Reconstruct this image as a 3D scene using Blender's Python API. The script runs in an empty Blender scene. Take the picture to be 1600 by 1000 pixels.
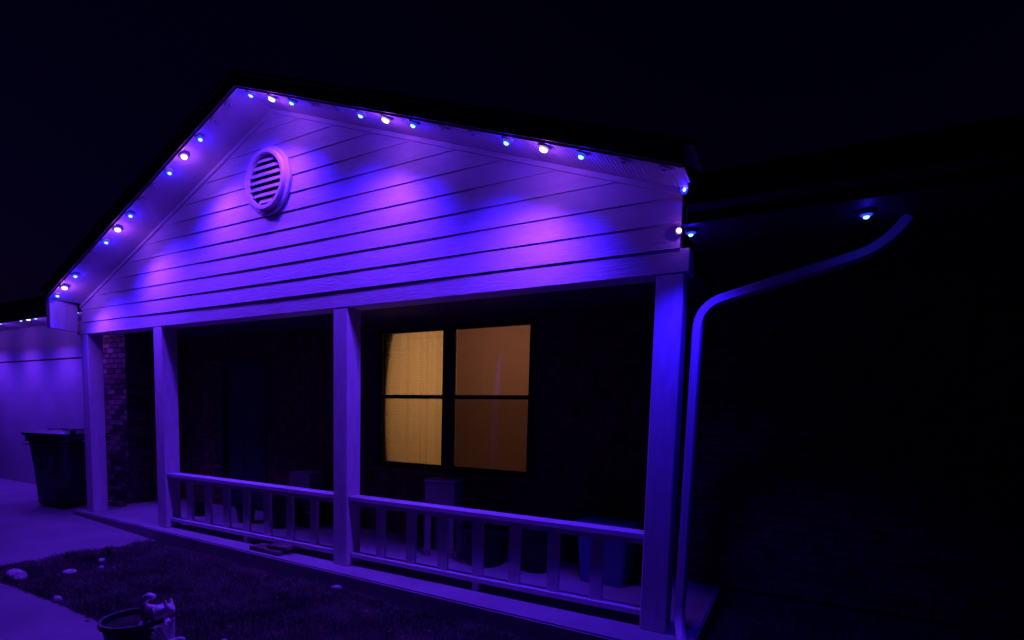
import bpy, bmesh, math, random
import numpy as np
from mathutils import Vector, Matrix, Euler
random.seed(7); RNG = np.random.default_rng(7)
PI = math.pi
sc = bpy.context.scene
# ---------------------------------------------------------------- camera, world, sun, exposure
cd = bpy.data.cameras.new('camera'); cam = bpy.data.objects.new('camera', cd)
sc.collection.objects.link(cam); sc.camera = cam
cam.location = (8.0213, -3.4180, 1.3724)
cam.rotation_euler = (1.490738, -0.027642, 0.493169)
cd.sensor_width = 36.0; cd.lens = 820.55 / 1600 * 36; cd.shift_y = (720.52 - 500) / 1600
cd.clip_start = 0.05; cd.clip_end = 2000
w = bpy.data.worlds.new('World'); sc.world = w; w.use_nodes = True
nt = w.node_tree; nt.nodes.clear()
sky = nt.nodes.new('ShaderNodeTexSky'); sky.sky_type = 'NISHITA'; sky.sun_disc = False
sky.sun_elevation = math.radians(1); sky.sun_rotation = math.radians(270)
mx = nt.nodes.new('ShaderNodeMix'); mx.data_type = 'RGBA'; mx.blend_type = 'MULTIPLY'; mx.inputs[0].default_value = 1
mx.inputs[7].default_value = (0.10, 0.03, 1.0, 1)
bg = nt.nodes.new('ShaderNodeBackground'); bg.inputs[1].default_value = 0.0060
wo = nt.nodes.new('ShaderNodeOutputWorld')
nt.links.new(sky.outputs[0], mx.inputs[6]); nt.links.new(mx.outputs[2], bg.inputs[0]); nt.links.new(bg.outputs[0], wo.inputs[0])
sc.view_settings.view_transform = 'Standard'; sc.view_settings.look = 'None'
sc.view_settings.exposure = 0.0; sc.view_settings.gamma = 1.0; sc.view_settings.use_curve_mapping = False
sc.cycles.use_denoising = True
sc.cycles.sample_clamp_indirect = 3.0
sc.cycles.max_bounces = 6; sc.cycles.transparent_max_bounces = 12

BLUE = (0.022, 0.004, 1.0); PINK = (0.27, 0.040, 0.80)
P_BLUE, P_PINK, P_HALO = 66.0, 68.0, 1.15     # lamp powers in watts
# ---------------------------------------------------------------- materials
def node(nt, t, **k):
    n = nt.nodes.new(t)
    for a, b in k.items(): setattr(n, a, b)
    return n
def mat(name, col, rough=0.6, var=0.12, nscale=6.0, bump=0.15, bscale=60.0, bdist=0.004, spec=0.3, metal=0.0,
        col2=None, stretch=(1, 1, 1), dirt=None, dirt_amt=0.0):
    m = bpy.data.materials.new(name); m.use_nodes = True; t = m.node_tree; t.nodes.clear()
    out = node(t, 'ShaderNodeOutputMaterial'); b = node(t, 'ShaderNodeBsdfPrincipled')
    t.links.new(b.outputs[0], out.inputs[0])
    b.inputs['Roughness'].default_value = rough; b.inputs['Metallic'].default_value = metal
    b.inputs['Specular IOR Level'].default_value = spec
    tc = node(t, 'ShaderNodeTexCoord'); mp = node(t, 'ShaderNodeMapping'); mp.inputs['Scale'].default_value = stretch
    t.links.new(tc.outputs['Object'], mp.inputs[0])
    n1 = node(t, 'ShaderNodeTexNoise'); n1.inputs['Scale'].default_value = nscale; n1.inputs['Detail'].default_value = 6
    t.links.new(mp.outputs[0], n1.inputs['Vector'])
    cr = node(t, 'ShaderNodeValToRGB')
    c2 = col2 or tuple(c * (1 - 2.2 * var) for c in col)
    cr.color_ramp.elements[0].position = 0.3; cr.color_ramp.elements[0].color = (*c2, 1)
    cr.color_ramp.elements[1].position = 0.7; cr.color_ramp.elements[1].color = (*[min(1, c * (1 + var)) for c in col], 1)
    t.links.new(n1.outputs[0], cr.inputs[0]); last = cr.outputs[0]
    if dirt:
        n3 = node(t, 'ShaderNodeTexNoise'); n3.inputs['Scale'].default_value = 2.3; n3.inputs['Detail'].default_value = 9
        n3.inputs['Roughness'].default_value = 0.7
        t.links.new(tc.outputs['Object'], n3.inputs['Vector'])
        r3 = node(t, 'ShaderNodeMapRange'); r3.inputs[1].default_value = 0.5; r3.inputs[2].default_value = 0.75
        r3.inputs[4].default_value = dirt_amt; t.links.new(n3.outputs[0], r3.inputs[0])
        mm = node(t, 'ShaderNodeMix', data_type='RGBA'); t.links.new(r3.outputs[0], mm.inputs[0])
        t.links.new(last, mm.inputs[6]); mm.inputs[7].default_value = (*dirt, 1); last = mm.outputs[2]
    t.links.new(last, b.inputs['Base Color'])
    n2 = node(t, 'ShaderNodeTexNoise'); n2.inputs['Scale'].default_value = bscale; n2.inputs['Detail'].default_value = 5
    t.links.new(mp.outputs[0], n2.inputs['Vector'])
    bp = node(t, 'ShaderNodeBump'); bp.inputs['Strength'].default_value = bump; bp.inputs['Distance'].default_value = bdist
    t.links.new(n2.outputs[0], bp.inputs['Height']); t.links.new(bp.outputs[0], b.inputs['Normal'])
    return m
M = {}
M['siding'] = mat('siding_paint', (0.70, 0.70, 0.70), 0.6, 0.05, 3, 0.6, 9, 0.006, stretch=(1, 1, 7), dirt=(0.42, 0.40, 0.38), dirt_amt=0.35)
M['paint'] = mat('trim_paint', (0.66, 0.65, 0.64), 0.55, 0.07, 5, 0.6, 40, 0.004, stretch=(5, 5, 1), dirt=(0.35, 0.32, 0.3), dirt_amt=0.4)
M['rail'] = mat('rail_paint', (0.66, 0.65, 0.64), 0.5, 0.07, 8, 0.6, 40, 0.003, stretch=(1, 5, 5), dirt=(0.33, 0.3, 0.28), dirt_amt=0.5)
M['soffit'] = mat('soffit_paint', (0.62, 0.6, 0.6), 0.6, 0.06, 4, 0.3, 50, 0.003)
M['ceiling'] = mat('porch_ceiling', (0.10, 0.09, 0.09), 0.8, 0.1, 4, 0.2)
M['shingle'] = mat('roof_shingle', (0.035, 0.033, 0.032), 0.9, 0.3, 9, 0.8, 90, 0.01)
M['fascia'] = mat('brown_shaded_fascia', (0.06, 0.045, 0.04), 0.6, 0.1, 9, 0.3, 60, 0.003)  # brown at the right eave; on pale rake boards, shade put into the colour
M['vent'] = mat('vent_paint', (0.68, 0.67, 0.66), 0.5, 0.04, 9, 0.25, 60, 0.002)
M['void'] = mat('vent_interior_dark', (0.01, 0.01, 0.01), 0.9)
M['brick'] = mat('red_brick', (0.22, 0.12, 0.11), 0.85, 0.25, 14, 0.8, 120, 0.006, col2=(0.12, 0.055, 0.05))
M['brick2'] = mat('dark_brick', (0.11, 0.055, 0.055), 0.85, 0.3, 14, 0.8, 120, 0.006)
M['brick3'] = mat('pale_brick', (0.42, 0.27, 0.23), 0.85, 0.25, 14, 0.8, 120, 0.006)
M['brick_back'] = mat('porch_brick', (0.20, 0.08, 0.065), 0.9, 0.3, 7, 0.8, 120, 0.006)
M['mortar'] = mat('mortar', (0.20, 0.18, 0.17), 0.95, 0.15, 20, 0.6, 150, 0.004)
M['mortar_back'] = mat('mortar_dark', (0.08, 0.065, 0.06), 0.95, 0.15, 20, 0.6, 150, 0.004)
M['concrete'] = mat('concrete', (0.23, 0.22, 0.215), 0.85, 0.12, 1.3, 0.5, 90, 0.004, dirt=(0.16, 0.15, 0.14), dirt_amt=0.55)
M['slab'] = mat('porch_concrete', (0.34, 0.33, 0.32), 0.8, 0.10, 2.0, 0.5, 90, 0.004, dirt=(0.2, 0.18, 0.17), dirt_amt=0.4)
M['soil'] = mat('soil', (0.055, 0.045, 0.035), 0.95, 0.3, 5, 1.0, 45, 0.03)
M['grass'] = mat('grass_blade', (0.13, 0.12, 0.10), 0.7, 0.35, 3, 0.0, col2=(0.04, 0.045, 0.03))
M['litter'] = mat('dead_leaf', (0.13, 0.10, 0.07), 0.8, 0.4, 5, 0.2)
M['door'] = mat('entry_door_paint', (0.05, 0.05, 0.07), 0.5, 0.08, 6, 0.2)
M['garage'] = mat('garage_door_paint', (0.44, 0.43, 0.43), 0.6, 0.05, 2, 0.4, 40, 0.003, dirt=(0.3, 0.29, 0.28), dirt_amt=0.4)
M['black'] = mat('black_metal', (0.012, 0.012, 0.013), 0.45, 0.1, 9, 0.1)
M['bin'] = mat('bin_plastic', (0.030, 0.032, 0.045), 0.42, 0.12, 5, 0.3, 200, 0.001, spec=0.5)
M['pot'] = mat('black_pot', (0.018, 0.018, 0.02), 0.5, 0.15, 9, 0.2)
M['stone'] = mat('pale_stone', (0.5, 0.48, 0.46), 0.85, 0.2, 15, 0.8, 40, 0.006)
M['figurine'] = mat('weathered_resin', (0.78, 0.76, 0.74), 0.6, 0.15, 18, 0.5, 60, 0.003)
M['box'] = mat('pale_box', (0.30, 0.27, 0.26), 0.8, 0.1, 5, 0.2)
M['stool'] = mat('stool_paint', (0.30, 0.28, 0.28), 0.6, 0.1, 6, 0.2)
M['tote'] = mat('blue_lit_plastic', (0.10, 0.11, 0.30), 0.4, 0.05, 5, 0.1)  # blue of the LED light is put into the base colour
M['metal'] = mat('painted_metal', (0.60, 0.60, 0.60), 0.45, 0.05, 6, 0.15, 20, 0.002)
M['gutter'] = mat('dark_gutter', (0.05, 0.045, 0.04), 0.5, 0.08, 6, 0.1)
M['paver'] = mat('old_paver', (0.16, 0.12, 0.10), 0.9, 0.3, 12, 0.8, 60, 0.006)
M['bark'] = mat('bark', (0.05, 0.04, 0.03), 0.9, 0.3, 12, 1.0, 30, 0.02)
M['leaf'] = mat('tree_leaf', (0.05, 0.07, 0.03), 0.7, 0.35, 3, 0.0)
M['housing'] = mat('puck_housing', (0.55, 0.55, 0.56), 0.4, 0.03, 6, 0.05)
def emis(name, col, s):
    m = bpy.data.materials.new(name); m.use_nodes = True; t = m.node_tree; t.nodes.clear()
    e = node(t, 'ShaderNodeEmission'); e.inputs[0].default_value = (*col, 1); e.inputs[1].default_value = s
    o = node(t, 'ShaderNodeOutputMaterial'); t.links.new(e.outputs[0], o.inputs[0]); return m
M['lens_blue'] = emis('lens_blue', (0.42, 0.85, 1.0), 1.6)
M['ring_blue'] = emis('ring_blue', (0.03, 0.07, 1.0), 0.9)
M['lens_pink'] = emis('lens_warm', (1.0, 0.92, 0.83), 3.5)
M['ring_pink'] = emis('ring_warm', (1.0, 0.55, 0.72), 0.9)
M['lens_off'] = mat('lens_off', (0.55, 0.55, 0.6), 0.2, 0.02, spec=0.6)
def glass(name, tint=(1, 1, 1), gl=0.05):
    m = bpy.data.materials.new(name); m.use_nodes = True; t = m.node_tree; t.nodes.clear()
    a = node(t, 'ShaderNodeBsdfTransparent'); a.inputs[0].default_value = (*tint, 1)
    g = node(t, 'ShaderNodeBsdfGlossy'); g.inputs['Roughness'].default_value = 0.03
    f = node(t, 'ShaderNodeFresnel'); f.inputs[0].default_value = 1.5
    x = node(t, 'ShaderNodeMixShader'); t.links.new(f.outputs[0], x.inputs[0])
    t.links.new(a.outputs[0], x.inputs[1]); t.links.new(g.outputs[0], x.inputs[2])
    o = node(t, 'ShaderNodeOutputMaterial'); t.links.new(x.outputs[0], o.inputs[0]); return m
M['glass'] = glass('window_glass', (0.92, 0.93, 0.92))
M['screen'] = None
def screen_mat(nm, k):
    m = bpy.data.materials.new(nm); m.use_nodes = True; t = m.node_tree; t.nodes.clear()
    a = node(t, 'ShaderNodeBsdfTransparent'); d = node(t, 'ShaderNodeBsdfDiffuse'); d.inputs[0].default_value = (0.03, 0.03, 0.03, 1)
    x = node(t, 'ShaderNodeMixShader'); x.inputs[0].default_value = k
    t.links.new(a.outputs[0], x.inputs[1]); t.links.new(d.outputs[0], x.inputs[2])
    o = node(t, 'ShaderNodeOutputMaterial'); t.links.new(x.outputs[0], o.inputs[0]); return m
M['screen'] = screen_mat('insect_screen', 0.32); M['screen_l'] = screen_mat('new_insect_screen', 0.06)
def cloth(name, col, weave):
    m = bpy.data.materials.new(name); m.use_nodes = True; t = m.node_tree; t.nodes.clear()
    d = node(t, 'ShaderNodeBsdfDiffuse'); tr = node(t, 'ShaderNodeBsdfTranslucent')
    tc = node(t, 'ShaderNodeTexCoord'); wv = node(t, 'ShaderNodeTexWave', bands_direction='Z'); wv.inputs['Scale'].default_value = weave
    wv.inputs['Distortion'].default_value = 0.6
    t.links.new(tc.outputs['Object'], wv.inputs['Vector'])
    cr = node(t, 'ShaderNodeValToRGB'); cr.color_ramp.elements[0].color = (*[c * 0.80 for c in col], 1); cr.color_ramp.elements[1].color = (*col, 1)
    t.links.new(wv.outputs['Fac'], cr.inputs[0])
    t.links.new(cr.outputs[0], d.inputs[0]); t.links.new(cr.outputs[0], tr.inputs[0])
    x = node(t, 'ShaderNodeMixShader'); x.inputs[0].default_value = 0.75
    t.links.new(d.outputs[0], x.inputs[1]); t.links.new(tr.outputs[0], x.inputs[2])
    o = node(t, 'ShaderNodeOutputMaterial'); t.links.new(x.outputs[0], o.inputs[0]); return m
M['curtain'] = cloth('curtain_cloth', (0.80, 0.60, 0.33), 14)
M['shade'] = cloth('shade_cloth', (0.33, 0.185, 0.15), 30)
M['room'] = mat('room_wall', (0.6, 0.5, 0.38), 0.8, 0.05)
# soffit with fine grooves
def grooved(base, scale):
    m = M[base].copy(); m.name = base + '_grooved'; t = m.node_tree
    wv = node(t, 'ShaderNodeTexWave', bands_direction='X'); wv.inputs['Scale'].default_value = scale
    tc = node(t, 'ShaderNodeTexCoord'); t.links.new(tc.outputs['Object'], wv.inputs['Vector'])
    b2 = node(t, 'ShaderNodeBump'); b2.inputs['Strength'].default_value = 0.7; b2.inputs['Distance'].default_value = 0.006
    b1 = [n for n in t.nodes if n.type == 'BUMP'][0]; pb = [n for n in t.nodes if n.type == 'BSDF_PRINCIPLED'][0]
    t.links.new(wv.outputs['Fac'], b2.inputs['Height']); t.links.new(b1.outputs[0], b2.inputs['Normal']); t.links.new(b2.outputs[0], pb.inputs['Normal'])
    return m
M['soffit_g'] = grooved('soffit', 12)
# ---------------------------------------------------------------- helpers
C = sc.collection
def tag(o, label=None, cat=None, group=None, kind=None):
    if label: o['label'] = label
    if cat: o['category'] = cat
    if group: o['group'] = group
    if kind: o['kind'] = kind
    return o
def empty(name, loc, label, cat, group=None, rot=(0, 0, 0)):
    o = bpy.data.objects.new(name, None); C.objects.link(o); o.location = loc; o.rotation_euler = rot; o.empty_display_size = .1
    return tag(o, label, cat, group)
class MB:
    """collects shapes into one bmesh; coordinates are world unless an origin is given"""
    def __init__(s): s.bm = bmesh.new()
    def box(s, a, b, bev=0.0, rot=None, pivot=None):
        bm2 = bmesh.new()
        c = [(a[i] + b[i]) / 2 for i in range(3)]; d = [abs(b[i] - a[i]) for i in range(3)]
        bmesh.ops.create_cube(bm2, size=1, matrix=Matrix.Translation(c) @ Matrix.Diagonal((*d, 1)))
        if bev: bmesh.ops.bevel(bm2, geom=bm2.edges[:], offset=bev, segments=1, affect='EDGES')
        if rot is not None:
            bmesh.ops.rotate(bm2, cent=pivot or c, matrix=rot, verts=bm2.verts)
        s.join(bm2); return s
    def join(s, bm2):
        me = bpy.data.meshes.new('t'); bm2.to_mesh(me); bm2.free(); s.bm.from_mesh(me); bpy.data.meshes.remove(me)
    def poly(s, pts, ext):
        """extruded polygon: pts list of 3D, ext vector"""
        bm2 = bmesh.new(); e = Vector(ext)
        A = [bm2.verts.new(p) for p in pts]; B = [bm2.verts.new(Vector(p) + e) for p in pts]
        n = len(pts)
        bm2.faces.new(A); bm2.faces.new(B[::-1])
        for i in range(n): bm2.faces.new((A[i], B[i], B[(i + 1) % n], A[(i + 1) % n]))
        bmesh.ops.recalc_face_normals(bm2, faces=bm2.faces); s.join(bm2); return s
    def lathe(s, prof, n=32, loc=(0, 0, 0), rot=None, close=False):
        """prof: list of (r, z)"""
        bm2 = bmesh.new(); rings = []
        for r, z in prof:
            rings.append([bm2.verts.new((r * math.cos(2 * PI * i / n), r * math.sin(2 * PI * i / n), z)) for i in range(n)])
        for k in range(len(rings) - 1 if not close else len(rings)):
            a, b = rings[k], rings[(k + 1) % len(rings)]
            for i in range(n): bm2.faces.new((a[i], a[(i + 1) % n], b[(i + 1) % n], b[i]))
        if not close:
            if prof[0][0] > 1e-4: bm2.faces.new(rings[0][::-1])
            if prof[-1][0] > 1e-4: bm2.faces.new(rings[-1])
        bmesh.ops.remove_doubles(bm2, verts=bm2.verts, dist=1e-5)
        bmesh.ops.recalc_face_normals(bm2, faces=bm2.faces)
        if rot is not None: bmesh.ops.rotate(bm2, cent=(0, 0, 0), matrix=rot, verts=bm2.verts)
        bmesh.ops.translate(bm2, vec=loc, verts=bm2.verts); s.join(bm2); return s
    def tube(s, pts, radii, n=10, sq=None):
        """tube along points; radii list or float; sq=(w,h) gives rectangular section"""
        bm2 = bmesh.new(); P = [Vector(p) for p in pts]; rings = []
        up0 = Vector((0, 1, 0)) if sq else Vector((0, 0, 1))
        for i, p in enumerate(P):
            t = (P[min(i + 1, len(P) - 1)] - P[max(i - 1, 0)]).normalized()
            u = up0 - t * up0.dot(t)
            if u.length < 1e-3: u = Vector((1, 0, 0)) - t * t.x
            u.normalize(); v = t.cross(u)
            r = radii[i] if isinstance(radii, (list, tuple)) else radii
            if sq:
                a, b = sq; c = 0.2
                ring = [(a, b * (1 - 2*c)), (a * (1 - 2*c), b), (-a * (1 - 2*c), b), (-a, b * (1 - 2*c)), (-a, -b * (1 - 2*c)), (-a * (1 - 2*c), -b), (a * (1 - 2*c), -b), (a, -b * (1 - 2*c))]
                rings.append([bm2.verts.new(p + v * x / 2 + u * y / 2) for x, y in ring])
            else:
                rings.append([bm2.verts.new(p + (u * math.cos(2 * PI * k / n) + v * math.sin(2 * PI * k / n)) * r) for k in range(n)])
        m = len(rings[0])
        for a, b in zip(rings, rings[1:]):
            for k in range(m): bm2.faces.new((a[k], a[(k + 1) % m], b[(k + 1) % m], b[k]))
        bm2.faces.new(rings[0][::-1]); bm2.faces.new(rings[-1])
        bmesh.ops.recalc_face_normals(bm2, faces=bm2.faces); s.join(bm2); return s
    def blob(s, c, r, sub=2, noise=0.0, rot=None):
        bm2 = bmesh.new(); bmesh.ops.create_icosphere(bm2, subdivisions=sub, radius=1)
        for v in bm2.verts: v.co *= 1 + random.uniform(-noise, noise)
        bmesh.ops.scale(bm2, vec=r, verts=bm2.verts)
        if rot is not None: bmesh.ops.rotate(bm2, cent=(0, 0, 0), matrix=rot, verts=bm2.verts)
        bmesh.ops.translate(bm2, vec=c, verts=bm2.verts); s.join(bm2); return s
    def build(s, name, m, parent=None, smooth=False, origin=None):
        me = bpy.data.meshes.new(name); 
        if origin is not None: bmesh.ops.translate(s.bm, vec=-Vector(origin), verts=s.bm.verts)
        s.bm.to_mesh(me); s.bm.free(); me.materials.append(m if not isinstance(m, str) else M[m])
        if smooth:
            for p in me.polygons: p.use_smooth = True
            try: me.set_sharp_from_angle(angle=math.radians(40))
            except Exception: pass
        o = bpy.data.objects.new(name, me); C.objects.link(o)
        if origin is not None: o.location = origin
        if parent is not None:
            o.parent = parent
            if origin is None: o.matrix_parent_inverse = Matrix.Identity(4)
        return o
def wbuild(mb, name, m, parent, smooth=False, origin=(0, 0, 0)):
    """mesh given in world coordinates, parented to a thing that sits unrotated at parent.location"""
    root = parent
    off = Vector((0, 0, 0))
    while root is not None:
        off += root.location; root = root.parent
    me_o = mb.build(name, m, None, smooth, origin=origin)
    me_o.parent = parent; me_o.location = Vector(origin) - off
    return me_o
# ---------------------------------------------------------------- ground
def gz(x, y):
    z = -0.13 + 0.036 * max(0.0, min(1.65 - x, 3.2))
    z += 0.02 * max(0.0, min(y + 0.1, 0.8)) * max(0.0, min(1.0, (1.65 - x)))
    return z
def sheet(name, xs, ys, zf, m, kind='structure'):
    V = [(x, y, zf(x, y)) for y in ys for x in xs]; n = len(xs)
    F = [(j * n + i, j * n + i + 1, (j + 1) * n + i + 1, (j + 1) * n + i) for j in range(len(ys) - 1) for i in range(n - 1)]
    me = bpy.data.meshes.new(name); me.from_pydata(V, [], F); me.materials.append(M[m]); me.update()
    o = bpy.data.objects.new(name, me); C.objects.link(o); o['kind'] = kind; return o
sheet('ground', np.linspace(-400, 400, 41), np.linspace(-400, 400, 41), lambda x, y: -0.30, 'soil')
def lawnz(x, y): return -0.135 + 0.012 * math.sin(x * 3.1 + y * 2) + 0.008 * math.sin(x * 9 - y * 7)
sheet('lawn', np.linspace(1.60, 16, 90), np.linspace(-1.66, 1.29, 30), lambda x, y: lawnz(x, y) - 0.01, 'soil')
sheet('driveway', np.concatenate([np.linspace(-14, -2, 13), np.linspace(-1.8, 1.66, 20)]), np.linspace(-14, 0.72, 60), gz, 'concrete')
sheet('walkway', np.linspace(1.664, 16, 20), np.linspace(-3.6, -1.60, 10), lambda x, y: -0.128, 'concrete')
sheet('street_verge', np.linspace(1.664, 16, 4), np.linspace(-14, -3.604, 5), lambda x, y: -0.14, 'soil')
# porch slab, front edge slightly out of square
b = MB(); b.poly([(-0.39, -0.06, 0), (7.55, -0.255, 0), (7.55, 1.34, 0), (-0.39, 1.34, 0)], (0, 0, -0.24))
bmesh.ops.bevel(b.bm, geom=b.bm.edges[:], offset=0.012, segments=2, affect='EDGES')
b.build('porch_floor', 'slab')['kind'] = 'structure'
# ---------------------------------------------------------------- the house
H = empty('house', (0, 0, 0), 'low brick house with a pale lap-sided porch gable edged in small coloured lights', 'house')
XL, XR, XA, ZA = -0.10, 7.33, 3.60, 4.164
SL, SR = 0.406, -0.3667
OV = 0.36
def sof(x): return ZA + SL * (x - XA) if x < XA else ZA + SR * (x - XA)
# siding boards
EXP = 0.155; z0 = 2.452; k = 0
while z0 < ZA - 0.03:
    z1 = z0 + EXP + 0.02
    def xl(z): return max(XL, XA + (z - ZA) / SL)
    def xr(z): return min(XR, XA + (z - ZA) / SR)
    zt = min(z1, ZA - 0.004)
    # polygon of the board in XZ
    def outline(za, zb):
        pts = [(xl(za), za), (xr(za), za)]
        zc = sof(XR)
        if za < zc < zb: pts.append((XR, zc))
        if zb >= ZA - 0.005: pts.append((XA, ZA - 0.004))
        else: pts += [(xr(zb), zb), (xl(zb), zb)]
        zc = sof(XL)
        if za < zc < zb: pts.append((XL, zc))
        return pts
    pts = outline(z0, zt)
    bm = bmesh.new()
    def yf(z): return -0.013 + 0.010 * (z - z0) / (EXP + 0.02)   # bottom proud
    A = [bm.verts.new((x, yf(z), z)) for x, z in pts]; B = [bm.verts.new((x, 0.03, z)) for x, z in pts]
    n = len(pts); bm.faces.new(A); bm.faces.new(B[::-1])
    for i in range(n): bm.faces.new((A[i], B[i], B[(i + 1) % n], A[(i + 1) % n]))
    bmesh.ops.recalc_face_normals(bm, faces=bm.faces)
    mb = MB(); mb.bm = bm; wbuild(mb, 'siding_board', 'siding', H)
    z0 += EXP; k += 1
# backing of gable + porch beam
mb = MB(); mb.poly([(XL + .01, 0.032, 2.46), (XR - .01, 0.032, 2.46), (XR - .01, 0.032, sof(XR) + .01), (XA, 0.032, ZA), (XL + .01, 0.032, sof(XL))], (0, 0.08, 0))
wbuild(mb, 'gable_sheathing', 'paint', H)
mb = MB(); mb.box((-0.26, -0.003, 2.305), (7.39, 0.165, 2.449), 0.004); wbuild(mb, 'porch_beam', 'siding', H)
# rake trim under the soffit
for (xa, xb) in ((XL, XA), (XA, XR)):
    mb = MB(); za, zb = sof(xa) - 0.002, sof(xb) - 0.002
    mb.poly([(xa, -0.030, za), (xb, -0.030, zb), (xb, -0.030, zb - .035), (xa, -0.030, za - .035)], (0, 0.025, 0)); wbuild(mb, 'rake_trim', 'siding', H)
# soffits, fascia, roof of the gable
XSL, XSR = -0.06, 7.40
for (xa, xb, m) in ((XSL, XA, 'soffit'), (XA, XSR, 'soffit_g')):
    mb = MB(); za, zb = sof(xa), sof(xb)
    mb.poly([(xa, -OV, za), (xb, -OV, zb), (xb, -OV, zb + .02), (xa, -OV, za + .02)], (0, OV + 0.02, 0)); wbuild(mb, 'soffit', m, H)
    # soffit lip
    mb = MB()
    mb.poly([(xa, -OV - .012, za - .012), (xb, -OV - .012, zb - .012), (xb, -OV - .012, zb + .03), (xa, -OV - .012, za + .03)], (0, 0.011, 0)); wbuild(mb, 'soffit_edge', 'paint', H)
    mb = MB()
    mb.poly([(xa, -OV - .035, za + .0), (xb, -OV - .035, zb + .0), (xb, -OV - .035, zb + .09), (xa, -OV - .035, za + .09)], (0, 0.022, 0)); wbuild(mb, 'rake_fascia', 'fascia', H)
    mb = MB()
    ex = -0.06 if xa < 1 else 0.0; fx = 0.06 if xb > 5 else 0.0
    pa = (xa + ex, -OV - .06, sof(xa + ex) + .095); pb = (xb + fx, -OV - .06, (sof(xb) + SR * fx) + .095)
    mb.poly([pa, pb, (pb[0], pb[1], pb[2] + .03), (pa[0], pa[1], pa[2] + .03)], (0, 7.5, 0)); wbuild(mb, 'roof', 'shingle', H)
# left bird-box return under the rake end
mb = MB(); mb.box((-0.17, -OV, 2.33), (-0.11, -0.03, 2.68), 0.004, rot=Matrix.Rotation(math.radians(14), 3, 'Z'), pivot=(-0.14, -0.2, 2.5)); wbuild(mb, 'eave_return', 'paint', H)
# ---- posts
def wbox(name, a, b, m, bev=0.004, parent=None):
    mb = MB(); mb.box(a, b, bev); return wbuild(mb, name, m, parent or H)
PX = [-0.17, 1.50, 4.355, 7.19]
for x in PX: wbox('porch_post', (x, 0.0, 0.0), (x + 0.17, 0.17, 2.303), 'paint', 0.006)
# ---- railings
def railing(xa, xb, legs):
    rail = empty('railing', (xa, 0.085, 0), None, None); rail.parent = H
    def rb(name, a, b, bev=0.004):
        mb = MB(); mb.box(a, b, bev); return wbuild(mb, name, 'rail', rail)
    rb('top_rail', (xa, 0.018, 0.60), (xb, 0.145, 0.64)); rb('bottom_rail', (xa, 0.045, 0.075), (xb, 0.125, 0.115))
    n = 7; p = (xb - xa) / (n + 1)
    rb('rail_cleat', (xa, 0.065, 0.555), (xb, 0.105, 0.598), 0.002)
    for i in range(n):
        x = xa + p * (i + 1) + random.uniform(-.006, .006)
        mb = MB(); mb.box((x - .045, 0.066, 0.117), (x + .045, 0.104, 0.553), 0.003, rot=Matrix.Rotation(random.uniform(-.012, .012), 3, 'Y')); wbuild(mb, 'baluster', 'rail', rail)
    for i in legs:
        x = xa + p * (i + 1); rb('rail_leg', (x - .03, 0.06, 0.0), (x + .03, 0.11, 0.073), 0.003)
    return rail
railing(1.672, 4.353, [3]); railing(4.527, 7.188, [3])
# ---- gable vent
VX, VZ = 3.545, 3.525
V = empty('gable_vent', (VX, -0.016, VZ), None, None); V.parent = H; V.scale = (0.93, 0.85, 0.93)
RY = Matrix.Rotation(PI / 2, 3, 'X')     # lathe axis z -> -y
def vring(name, prof, m='vent'):
    mb = MB(); mb.lathe(prof, 64, rot=RY, close=True); o = mb.build(name, M[m], None, True, origin=(0, 0, 0)); o.parent = V; return o
vring('outer_ring', [(0.330, 0.0), (0.330, 0.03), (0.322, 0.036), (0.29, 0.036), (0.285, 0.03), (0.285, 0.0)])
vring('inner_ring', [(0.29, 0.02), (0.29, 0.072), (0.284, 0.080), (0.254, 0.080), (0.247, 0.074), (0.245, 0.0), (0.26, 0.0)])
mb = MB(); mb.lathe([(0.0, 0.004), (0.255, 0.004), (0.255, -0.002), (0.0, -0.002)], 48, rot=RY); o = mb.build('dark_interior', M['void'], None, origin=(0, 0, 0)); o.parent = V  # flat black disc stands in for the shade inside the vent
for i in range(7):
    zc = 0.20 - i * 0.066; hw = math.sqrt(max(0.0, 0.246 ** 2 - (zc + 0.012) ** 2))
    hw = min(hw, math.sqrt(max(0.001, 0.246 ** 2 - (zc - 0.025) ** 2)))
    mb = MB(); mb.box((-hw, -0.066, zc - 0.004), (hw, -0.012, zc + 0.004), 0.002, rot=Matrix.Rotation(math.radians(60), 3, 'X'))
    o = mb.build('slat', M['vent'], None, origin=(0, 0, 0)); o.parent = V
# ---- porch back wall with window and door openings
YB = 1.30
WX0, WX1, WZ0, WZ1 = 3.68, 5.74, 0.78, 2.365
DX0, DX1, DZ1 = 0.70, 1.70, 2.08
XEND = 15.0
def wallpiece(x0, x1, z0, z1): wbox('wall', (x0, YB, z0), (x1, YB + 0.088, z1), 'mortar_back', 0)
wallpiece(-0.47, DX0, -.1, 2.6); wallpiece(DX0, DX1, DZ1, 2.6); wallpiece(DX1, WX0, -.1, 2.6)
wallpiece(WX0, WX1, -.1, WZ0); wallpiece(WX0, WX1, WZ1, 2.6); wallpiece(WX1, XEND, -.2, 2.6)
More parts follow.
